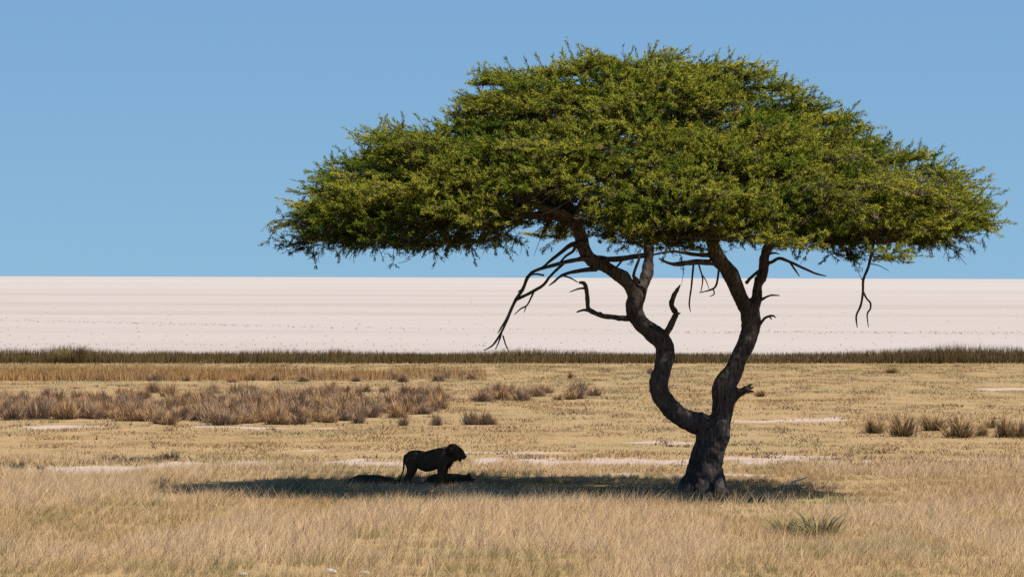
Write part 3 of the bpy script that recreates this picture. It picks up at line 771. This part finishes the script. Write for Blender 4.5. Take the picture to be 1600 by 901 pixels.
PALE, TAN, GOLD = (.87, .62, .37), (.68, .46, .215), (.62, .405, .155)
OLIVE, RUST, GREEN = (.36, .30, .11), (.52, .30, .135), (.08, .24, .03)
def grass_foreground():
    X, Y = field(760000, 83, 143, 1.2, .95)
    # gather into tufts
    cx = np.round(X / .45) * .45; cyy = np.round(Y / .45) * .45
    jx, jy = N3.n(cx * 3.1, cyy * 3.7), N4.n(cx * 2.9, cyy * 4.3)
    pull = .55 * rng.random(len(X))
    X = X + (cx + (jx - .5) * .5 - X) * pull; Y = Y + (cyy + (jy - .5) * .5 - Y) * pull
    patch = .5 + 1.25 * (N1.f(X * .30 + 9, Y * .12 + 4, 4) - .5)         # long drifts of pale seed heads
    patch2 = N2.f(X * .55, Y * .3, 4)
    far = smooth(113, 122, Y)
    back = smooth(129, 142, Y + 9 * (N4.f(X * .3 + 7, Y * .2, 3) - .5))
    keep = (rng.random(len(X)) > bare_mask(X, Y) * .92) & (rng.random(len(X)) > .85 * back)
    tuft = N4.f(X * .9, Y * .9, 3)
    keep &= rng.random(len(X)) < .2 + 1.5 * smooth(.25, .6, tuft)
    X, Y, patch, patch2, far, tuft, back = (q[keep] for q in (X, Y, patch, patch2, far, tuft, back))
    n = len(X)
    near = 1 - smooth(88, 97, Y)                      # olive short growth at the very front
    pale = smooth(.40, .60, patch + .07 * (1 - near) * (1 - far) - .08 * near)
    h = (.09 + .19 * pale + .20 * smooth(.35, .75, tuft)) * (.6 + .8 * rng.random(n) ** 2)
    h = h * (1 - .5 * back)
    rust = soft_zone(1130, 1700, 742, 790, X, Y)
    pale_r = soft_zone(1250, 1700, 716, 742, X, Y)
    green = soft_zone(1140, 1340, 766, 786, X, Y) * smooth(.3, .5, N2.f(X * .5, Y * .5, 2) + .05)
    h = h * (1 - .58 * soft_zone(300, 1080, 735, 768, X, Y))
    h = h * (1 - .35 * rust) * (1 - .3 * green) * (1 - .65 * soft_zone(1100, 1420, 784, 812, X, Y)) * (1 + .3 * pale_r)
    c = lerp(OLIVE, TAN, smooth(.38, .54, patch2 + .06 * rng.normal(size=n) + .05 - .07 * near))
    c = lerp(c, GOLD, .5 * smooth(.5, .7, N3.f(X * .3, Y * .3, 3)))
    c = lerp(c, PALE, pale * (.55 + .45 * rng.random(n)))
    c = lerp(c, RUST, rust * smooth(.2, .8, rng.random(n) + .25 * (patch2 - .5)))
    c = lerp(c, PALE, pale_r * .6)
    c = lerp(c, GREEN, np.clip(green * 1.2 - .35 * rng.random(n), 0, 1))
    c = lerp(c, (.11, .125, .045), .88 * soft_zone(420, 1085, 738, 778, X, Y) * smooth(.3, .6, patch2))  # greener under-tree grass, its colour also darkened to deepen the tree's shadow
    c = c * (.87 + .26 * rng.random((n, 1)))
    wisp = rng.random(n) < .035 * (.3 + 2.2 * smooth(.45, .65, N3.f(X * .4 + 30, Y * .25, 3)))
    wisp &= soft_zone(420, 1085, 735, 772, X, Y) < .5
    h = np.where(wisp, .28 + .26 * rng.random(n), h); c = np.where(wisp[:, None], np.array(PALE) * (.95 + .12 * rng.random((n, 1))), c)
    lean = np.stack([h * (.28 + .5 * rng.normal(size=n)), h * .5 * rng.normal(size=n)], 1)
    tip = lerp(c, np.broadcast_to(np.array(PALE), c.shape), .35 * (1 - green))
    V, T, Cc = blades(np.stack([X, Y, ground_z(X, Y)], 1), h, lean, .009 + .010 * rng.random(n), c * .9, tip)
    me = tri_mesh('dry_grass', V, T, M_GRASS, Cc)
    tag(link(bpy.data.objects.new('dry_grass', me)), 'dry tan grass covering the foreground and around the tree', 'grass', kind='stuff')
    print('front blades', n)

def grass_plain():
    X, Y = field(420000, 134, 332, 1.15, 1.15)
    m = bare_mask(X, Y)
    p = N1.f(X * .09, Y * .05, 4); q = N2.f(X * .5, Y * .25, 4)
    keep = rng.random(len(X)) < (1 - .95 * m) * (.35 + 1.1 * smooth(.3, .6, q))
    X, Y, p, q = X[keep], Y[keep], p[keep], q[keep]
    n = len(X)
    h = (.03 + .08 * smooth(.35, .7, q)) * (.6 + .8 * rng.random(n)) * (1 + .6 * smooth(160, 134, Y))
    c = lerp((.52, .345, .18), (.48, .31, .135), smooth(.35, .65, p))
    c = lerp(c, (.42, .35, .18), .65 * smooth(.5, .66, N3.f(X * .12, Y * .06, 3)))
    c = lerp(c, (.34, .27, .10), .6 * smooth(255, 290, Y))
    c = lerp(c, (.24, .17, .11), (rng.random(n) < .06) * smooth(.45, .6, q))
    c = c * (.88 + .24 * rng.random((n, 1)))
    lean = np.stack([h * .9 * rng.normal(size=n), h * .5 * rng.normal(size=n)], 1)
    V, T, Cc = blades(np.stack([X, Y, ground_z(X, Y)], 1), h, lean, .035 + .03 * rng.random(n), c * .85, c)
    me = tri_mesh('short_grass', V, T, M_GRASS, Cc)
    tag(link(bpy.data.objects.new('short_grass', me)), 'short yellowed grass on the open plain behind the tree', 'grass', kind='stuff')

def strip(name, label, n, px0, px1, ya, yb, hf, c0, c1, tipc, w=(.03, .05), dens=None):
    px = px0 + (px1 - px0) * rng.random(n); py = ya + (yb - ya) * rng.random(n)
    g = G(px, py); X, Y = g
    if dens is not None:
        k = rng.random(n) < dens(px, X, Y); X, Y, px = X[k], Y[k], px[k]
    n = len(X)
    h = hf(px, X, Y) * (.55 + .6 * rng.random(n))
    c = lerp(c0, c1, smooth(.35, .65, N2.f(X * .25, Y * .1, 3) + .12 * rng.normal(size=n))) * (.75 + .5 * rng.random((n, 1)))
    t = lerp(c, np.broadcast_to(np.array(tipc), c.shape), .2 + .5 * rng.random(n))
    lean = np.stack([h * .2 * rng.normal(size=n), h * .2 * rng.normal(size=n)], 1)
    V, T, Cc = blades(np.stack([X, Y, ground_z(X, Y)], 1), h, lean, w[0] + (w[1] - w[0]) * rng.random(n), c, t)
    me = tri_mesh(name, V, T, M_SHRUB, Cc)
    tag(link(bpy.data.objects.new(name, me)), label, 'reeds' if 'reed' in name else 'grass', kind='stuff')

grass_foreground()
grass_plain()
def reed_h(px, X, Y):
    k = np.interp(px, [-200, 60, 90, 115, 150, 200, 250, 300, 390, 500, 520, 560, 760, 800, 1000, 1180, 1300, 1400, 1480, 1540, 1585, 1620, 1800],
                  [.85, .85, 1.25, 1.45, 1.15, .9, 1.05, .7, .8, .7, .9, .65, .75, .95, .8, .6, .6, .85, 1.45, 1.5, 1.6, 1.1, 1.1])
    return .85 * k * (.12 + 1.25 * N3.f(X * .16, Y * .1, 4))
strip('reed_belt', 'dark olive reed belt along the edge of the white pan', 60000, -180, 1780, 555.5, 568, reed_h, (.055, .038, .012), (.105, .07, .026), (.28, .18, .08), (.03, .06))
strip('rust_grass', 'rust coloured dry grass strip in front of the reed belt', 34000, -180, 760, 580, 595, lambda px, X, Y: .34 + .35 * N2.f(X * .3, Y * .1, 3),
      (.24, .155, .09), (.36, .20, .08), (.68, .37, .12), (.03, .05), dens=lambda px, X, Y: np.where(px < 430, 1, .75 - (px - 430) / 600) * smooth(.3, .5, N4.f(X * .2, Y * .15, 3) + np.where(px < 430, .2, 0)))

# ------------------------------------------------------------------ shrubs and tussocks (one mesh each, copies share it)
def tuft_mesh(name, n, h, rad, base_c, mid_c, tip_c, spread=.5, w=.03, flat=0.0):
    a = rng.random(n) * 2 * np.pi; r = rad * np.minimum(np.abs(rng.normal(size=n)) * .38, .9)
    base = np.stack([np.cos(a) * r, np.sin(a) * r, np.zeros(n)], 1)
    hh = h * (.3 + .6 * rng.random(n) + .35 * rng.random(n) ** 6) * (1 - .3 * r / rad) * (.75 + .25 * np.sin(a * 2 + rng.random() * 6) + .2 * np.sin(a * 3 + rng.random() * 6))
    out = spread * (.3 + rng.random(n)) * rad
    lean = np.stack([np.cos(a) * out + rng.normal(size=n) * .12 * rad, np.sin(a) * out + rng.normal(size=n) * .12 * rad], 1)
    # two stacked triangles per stem: stem and feathery tip
    side = rng.random(n) * np.pi
    W = np.stack([np.cos(side), np.sin(side), np.zeros(n)], 1) * (w * (.6 + .8 * rng.random(n)) / 2)[:, None]
    mid = base + np.stack([lean[:, 0] * .45, lean[:, 1] * .45, hh * .6], 1)
    tip = base + np.stack([lean[:, 0], lean[:, 1], hh], 1)
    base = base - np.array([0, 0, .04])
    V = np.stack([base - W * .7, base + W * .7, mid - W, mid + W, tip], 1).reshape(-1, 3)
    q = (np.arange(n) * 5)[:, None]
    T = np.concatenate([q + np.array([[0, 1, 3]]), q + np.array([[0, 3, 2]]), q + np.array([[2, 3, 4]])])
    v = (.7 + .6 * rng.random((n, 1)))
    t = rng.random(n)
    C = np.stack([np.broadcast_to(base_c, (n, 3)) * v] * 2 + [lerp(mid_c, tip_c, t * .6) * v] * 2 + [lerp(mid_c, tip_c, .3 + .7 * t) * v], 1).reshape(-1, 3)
    return tri_mesh(name, V, T, M_SHRUB, C)

GREYP, RUSTP = [], []
for k in range(6):
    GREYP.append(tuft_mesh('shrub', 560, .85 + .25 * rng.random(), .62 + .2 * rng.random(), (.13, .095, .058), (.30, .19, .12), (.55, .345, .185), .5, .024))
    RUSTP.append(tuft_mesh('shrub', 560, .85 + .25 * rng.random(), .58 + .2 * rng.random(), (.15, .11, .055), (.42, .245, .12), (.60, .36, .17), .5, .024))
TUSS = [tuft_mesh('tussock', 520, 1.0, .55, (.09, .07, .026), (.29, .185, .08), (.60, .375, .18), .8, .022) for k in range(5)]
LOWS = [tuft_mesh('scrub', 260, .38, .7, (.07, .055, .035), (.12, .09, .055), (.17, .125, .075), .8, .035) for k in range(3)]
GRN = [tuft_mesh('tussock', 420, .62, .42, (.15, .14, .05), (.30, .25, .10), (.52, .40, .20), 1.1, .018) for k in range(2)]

def put(name, me, px, py, sx, sz, label, cat, group=None):
    x, y = G(px, py)
    o = bpy.data.objects.new(name, me)
    o.location = (x, y, float(ground_z(x, y)))
    o.rotation_euler = (0, 0, rng.random() * 6.28)
    o.scale = (sx, sx, sz)
    link(o); tag(o, label, cat, group)
    return o
def band(n, px0, px1, y0, y1, names, label, group, rust, s=(.8, 1.15), mind=11, weight=None):
    got, tries = [], 0
    while len(got) < n and tries < 6000:
        tries += 1
        px, py = px0 + (px1 - px0) * rng.random(), y0 + (y1 - y0) * rng.random()
        if weight and rng.random() > weight(px, py): continue
        if any((px - a) ** 2 + ((py - b) * 3.0) ** 2 < mind * mind for a, b in got): continue
        got.append((px, py))
    got.sort()
    for i, (px, py) in enumerate(got):
        k = s[0] + (s[1] - s[0]) * rng.random()
        pool = RUSTP if rng.random() < rust else GREYP
        put('shrub', pool[rng.integers(0, 6)], px, py, k * (.9 + .3 * rng.random()), k * (.75 + .5 * rng.random()), label(i, px, py, pool is RUSTP, got), 'shrub', group)
def nth(i): return str(i + 1) + ('th' if (i + 1) % 100 in (11, 12, 13) else {1: 'st', 2: 'nd', 3: 'rd'}.get((i + 1) % 10, 'th'))
def front_row(got): return [q for q in got if not any(abs(a - q[0]) < 14 and b > q[1] + .5 for a, b in got)]
def lab_thicket(i, px, py, rusty, got):
    fr = front_row(got); look = 'rust-tipped' if rusty else 'grey-brown'
    if (px, py) in fr and px > 0: return '%s dry shrub, %s from the left along the front edge of the thicket band' % (look, nth(sum(1 for q in fr if 0 < q[0] < px)))
    zone = ['at its left end', 'left of its middle', 'right of its middle', 'at its right end'][min(3, max(0, int(px // 173)))]
    return '%s dry shrub deep in the dense thicket band, %s' % (look, zone)
def lab_row(text):
    def f(i, px, py, rusty, got):
        return '%s shrub, %s from the left %s' % ('rust-tipped' if rusty else 'grey-brown', nth(sum(1 for q in got if 0 < q[0] < px)), text)
    return f
def w_main(px, py):
    hi = np.interp(px, [0, 180, 260, 400, 510, 560, 640, 690], [656, 657, 665, 664, 667, 655, 656, 640])
    return 1.0 if py < hi else 0.0
band(170, -60, 690, 630, 668, 'shrub', lab_thicket, 'thicket band shrubs', .5, (.66, 1.0), 12, w_main)
band(64, 120, 960, 611, 628, 'shrub', lab_row('in the thin row behind the thicket band'), 'thin back row shrubs', .45, (.55, .95), 10,
     lambda px, py: 1.0 if px < 720 or 740 < px < 870 else .5)
band(26, -40, 745, 588, 597, 'shrub', lab_row('along the foot of the rust grass strip'), 'shrubs in the rust strip', .3, (.5, .75), 16)
for (px, py, sx, sz, lb) in [(8, 626, .5, .75, 'small dry shrub at the left picture edge, above the thicket band'), (38, 626, .45, .75, 'small round dry shrub, second from the left edge above the thicket band'),
                             (72, 626, .6, 1.0, 'taller dry shrub left of a gap above the thicket band'), (93, 626, .6, .85, 'low dry shrub just left of the gap above the thicket band')]:
    put('shrub', GREYP[rng.integers(0, 6)], px, py, sx, sz, lb, 'shrub')
for (px, py, sx, sz, lb) in [(733, 663, .55, .95, 'left of three small dark shrubs standing alone mid-plain'), (750, 663, .6, .9, 'middle of three small dark shrubs standing alone mid-plain'), (766, 663, .45, .75, 'right of three small dark shrubs standing alone mid-plain'),
                             (1023, 584, .8, .7, 'dim grey shrub just left of the left stem'), (560, 662, .5, .8, 'small shrub in front of the right end of the thicket band'), (630, 665, .4, .55, 'tiny shrub in front of the thicket band\'s right end'), (682, 664, .4, .7, 'lone shrub at the right tip of the thicket band')]:
    put('shrub', GREYP[rng.integers(0, 6)], px, py, sx, sz, lb, 'shrub')
for (px, py, sx, sz, lb) in [(1365, 677, .75, .8, 'leftmost grey tussock of the right-hand row'), (1410, 683, .95, 1.12, 'bushiest dark-based tussock of the right-hand row'), (1458, 671, .95, .85, 'pale tussock set back between two darker ones on the right'),
                             (1500, 684, 1.05, 1.0, 'wide round tussock in the middle of the right-hand row'), (1535, 681, .5, .65, 'small tussock right of the wide round one'), (1548, 668, .5, .5, 'tiny tussock set back in the right-hand row'), (1571, 683, .75, 1.0, 'dark-based tussock near the right picture edge'), (1592, 684, .7, .85, 'tussock cut by the right picture edge'),
                             (1188, 619, .5, .45, 'small rust and green tussock right of the broken stub'), (891, 591, .3, .55, 'small upright green tussock alone left of the trunk'), (1392, 583, .9, .5, 'low dark tussock in front of the reed belt on the right')]:
    put('tussock', TUSS[rng.integers(0, 5)], px, py, sx * 1.15, sz * 1.2, lb, 'tussock', 'tussocks on the right' if py > 660 else None)
for (px, py, sx, sz, lb) in [(112, 566, 1.5, 1.5, 'tall feathery tussock rising from the reed belt at far left')]:
    put('tussock', tuft_mesh('tussock', 900, 1.0, .9, (.07, .055, .018), (.15, .11, .04), (.36, .25, .11), .9, .03), px, py, sx, sz, lb, 'tussock')
for (px, py, sx, sz, lb) in [(172, 721, .55, .8, 'leftmost low dark scrub beside the bare soil strip'), (200, 722, .7, .9, 'low dark scrub beside the bare soil strip, left of a gap'), (236, 720, .6, .7, 'flat scrub between two darker ones by the bare soil strip'), (265, 719, .55, 1.2, 'rightmost dark scrub beside the bare soil strip'),
                             (28, 731, .45, 1.1, 'small dark scrub on the bare soil strip at left'), (60, 731, .3, .7, 'tiny scrub on the bare soil strip at left'), (248, 758, .5, 1.0, 'dark scrub left of the tree shadow\'s tip')]:
    put('scrub', LOWS[rng.integers(0, 3)], px, py, sx, sz, lb, 'scrub')
for (px, py, sx, sz, lb) in [(1228, 838, 1.0, 1.2, 'smaller olive tussock in the right foreground grass'), (1278, 842, 1.3, 1.45, 'larger olive tussock in the right foreground grass')]:
    put('tussock', GRN[rng.integers(0, 2)], px, py, sx, sz, lb, 'tussock')

# ------------------------------------------------------------------ small things on the ground
def stone(px, py, size, lb):
    x, y = G(px, py)
    t = Tubes(); a = size
    t.add(np.array([[-a, 0, .0], [-.4 * a, .1 * a, .12 * a], [.4 * a, 0, .14 * a], [a, 0, 0]]), [.35 * a, .6 * a, .55 * a, .3 * a], seg=8, sub=2, wob=.35)
    o = t.obj('stone', M_STONE); o.location = (x, y, float(ground_z(x, y)) + .1 * a)
    tag(o, lb, 'stone', 'pale stones in the front grass')
stone(380, 899, .09, 'small pale stone at the bottom edge, leftmost')
stone(517, 897, .13, 'flat white stone at the bottom edge, middle of three')
stone(570, 899, .10, 'white stone at the bottom edge, rightmost of three')
x, y = G(1247, 760)
t = Tubes(); z = float(ground_z(x, y))
t.add(np.array([[-.35, 0, .12], [-.1, .05, .2], [.12, 0, .27], [.35, -.05, .36]]), [.03, .028, .022, .012], seg=6, sub=3, wob=.2)
t.add(np.array([[-.1, .05, .2], [-.02, .1, .05], [0.02, .12, -.06]]), [.02, .018, .015], seg=5, sub=2)
o = t.obj('fallen_stick', fur_material('bleached_wood', (.5, .43, .37), (.6, .53, .46))); o.location = (x, y, z)
tag(o, 'bleached stick lying in the rust grass right of the trunk', 'stick')

def clods():
    """dark crumbs and dried dung scattered over the pan, thicker along old tracks"""
    n = 2600
    rows = [(-100, 520, 497, 512, .35), (520, 1700, 512, 523, .3), (300, 1700, 548, 545, .15), (1000, 1700, 519, 520, .3), (-100, 900, 538, 541, .15)]
    pts = []
    for (a, b, ya, yb, dens) in rows:
        k = int(n * dens * .5); px = a + (b - a) * rng.random(k)
        pts.append(np.stack([px, ya + (yb - ya) * (px - a) / (b - a) + rng.normal(size=k) * 1.0], 1))
    k = 900; pts.append(np.stack([-100 + 1800 * rng.random(k), 470 + 80 * rng.random(k) ** .7], 1))
    pts = np.vstack(pts); g = G(pts[:, 0], pts[:, 1]); X, Y = g; m = len(X)
    s = (.03 + .09 * rng.random(m) ** 2) * (.6 + Y / 900)
    vv = np.array([[1, 0, 0], [-.5, .86, 0], [-.5, -.86, 0], [.1, 0, .75]])
    rot = rng.random(m) * 6.28
    W = vv[None] * s[:, None, None] * (1 + .4 * rng.random((m, 4, 1)))
    c, sn = np.cos(rot)[:, None], np.sin(rot)[:, None]
    V = np.stack([W[..., 0] * c - W[..., 1] * sn + X[:, None], W[..., 0] * sn + W[..., 1] * c + Y[:, None], W[..., 2]], -1)
    q = (np.arange(m) * 4)[:, None]
    T = np.concatenate([q + np.array([[0, 1, 3]]), q + np.array([[1, 2, 3]]), q + np.array([[2, 0, 3]])])
    me = tri_mesh('clods', V.reshape(-1, 3), T, fur_material('dark_clod', (.16, .13, .11), (.26, .22, .19)))
    tag(link(bpy.data.objects.new('clods', me)), 'dark crumbs scattered in thin lines over the white pan', 'clods', kind='stuff')
clods()
def mats():
    """low dark clumps of dead growth dotted over the plain"""
    m = 1500
    X, Y = field(m, 136, 300, 1.1, 1.2)
    q = N2.f(X * .1 + 3, Y * .06 + 8, 3)
    k = rng.random(len(X)) < .15 + 1.6 * smooth(.42, .62, q); X, Y = X[k], Y[k]
    cnt = rng.integers(8, 30, len(X)); idx = np.repeat(np.arange(len(X)), cnt); n = len(idx)
    wd = (.15 + .45 * rng.random(len(X)) ** 2)[idx]
    bx, by = X[idx] + rng.normal(size=n) * wd, Y[idx] + rng.normal(size=n) * wd
    h = (.05 + .11 * rng.random(n)) * (1 + .4 * rng.random(len(X)))[idx]
    c = lerp((.17, .105, .06), (.36, .24, .14), rng.random(len(X)))[idx] * (.8 + .4 * rng.random((n, 1)))
    lean = np.stack([rng.normal(size=n) * h * .8, rng.normal(size=n) * h * .8], 1)
    V, T, Cc = blades(np.stack([bx, by, ground_z(bx, by)], 1), h, lean, .04 + .04 * rng.random(n), c, c * 1.2)
    me = tri_mesh('withered_growth', V, T, M_SHRUB, Cc)
    tag(link(bpy.data.objects.new('withered_growth', me)), 'low dark withered growth dotted over the open plain', 'growth', kind='stuff')
mats()
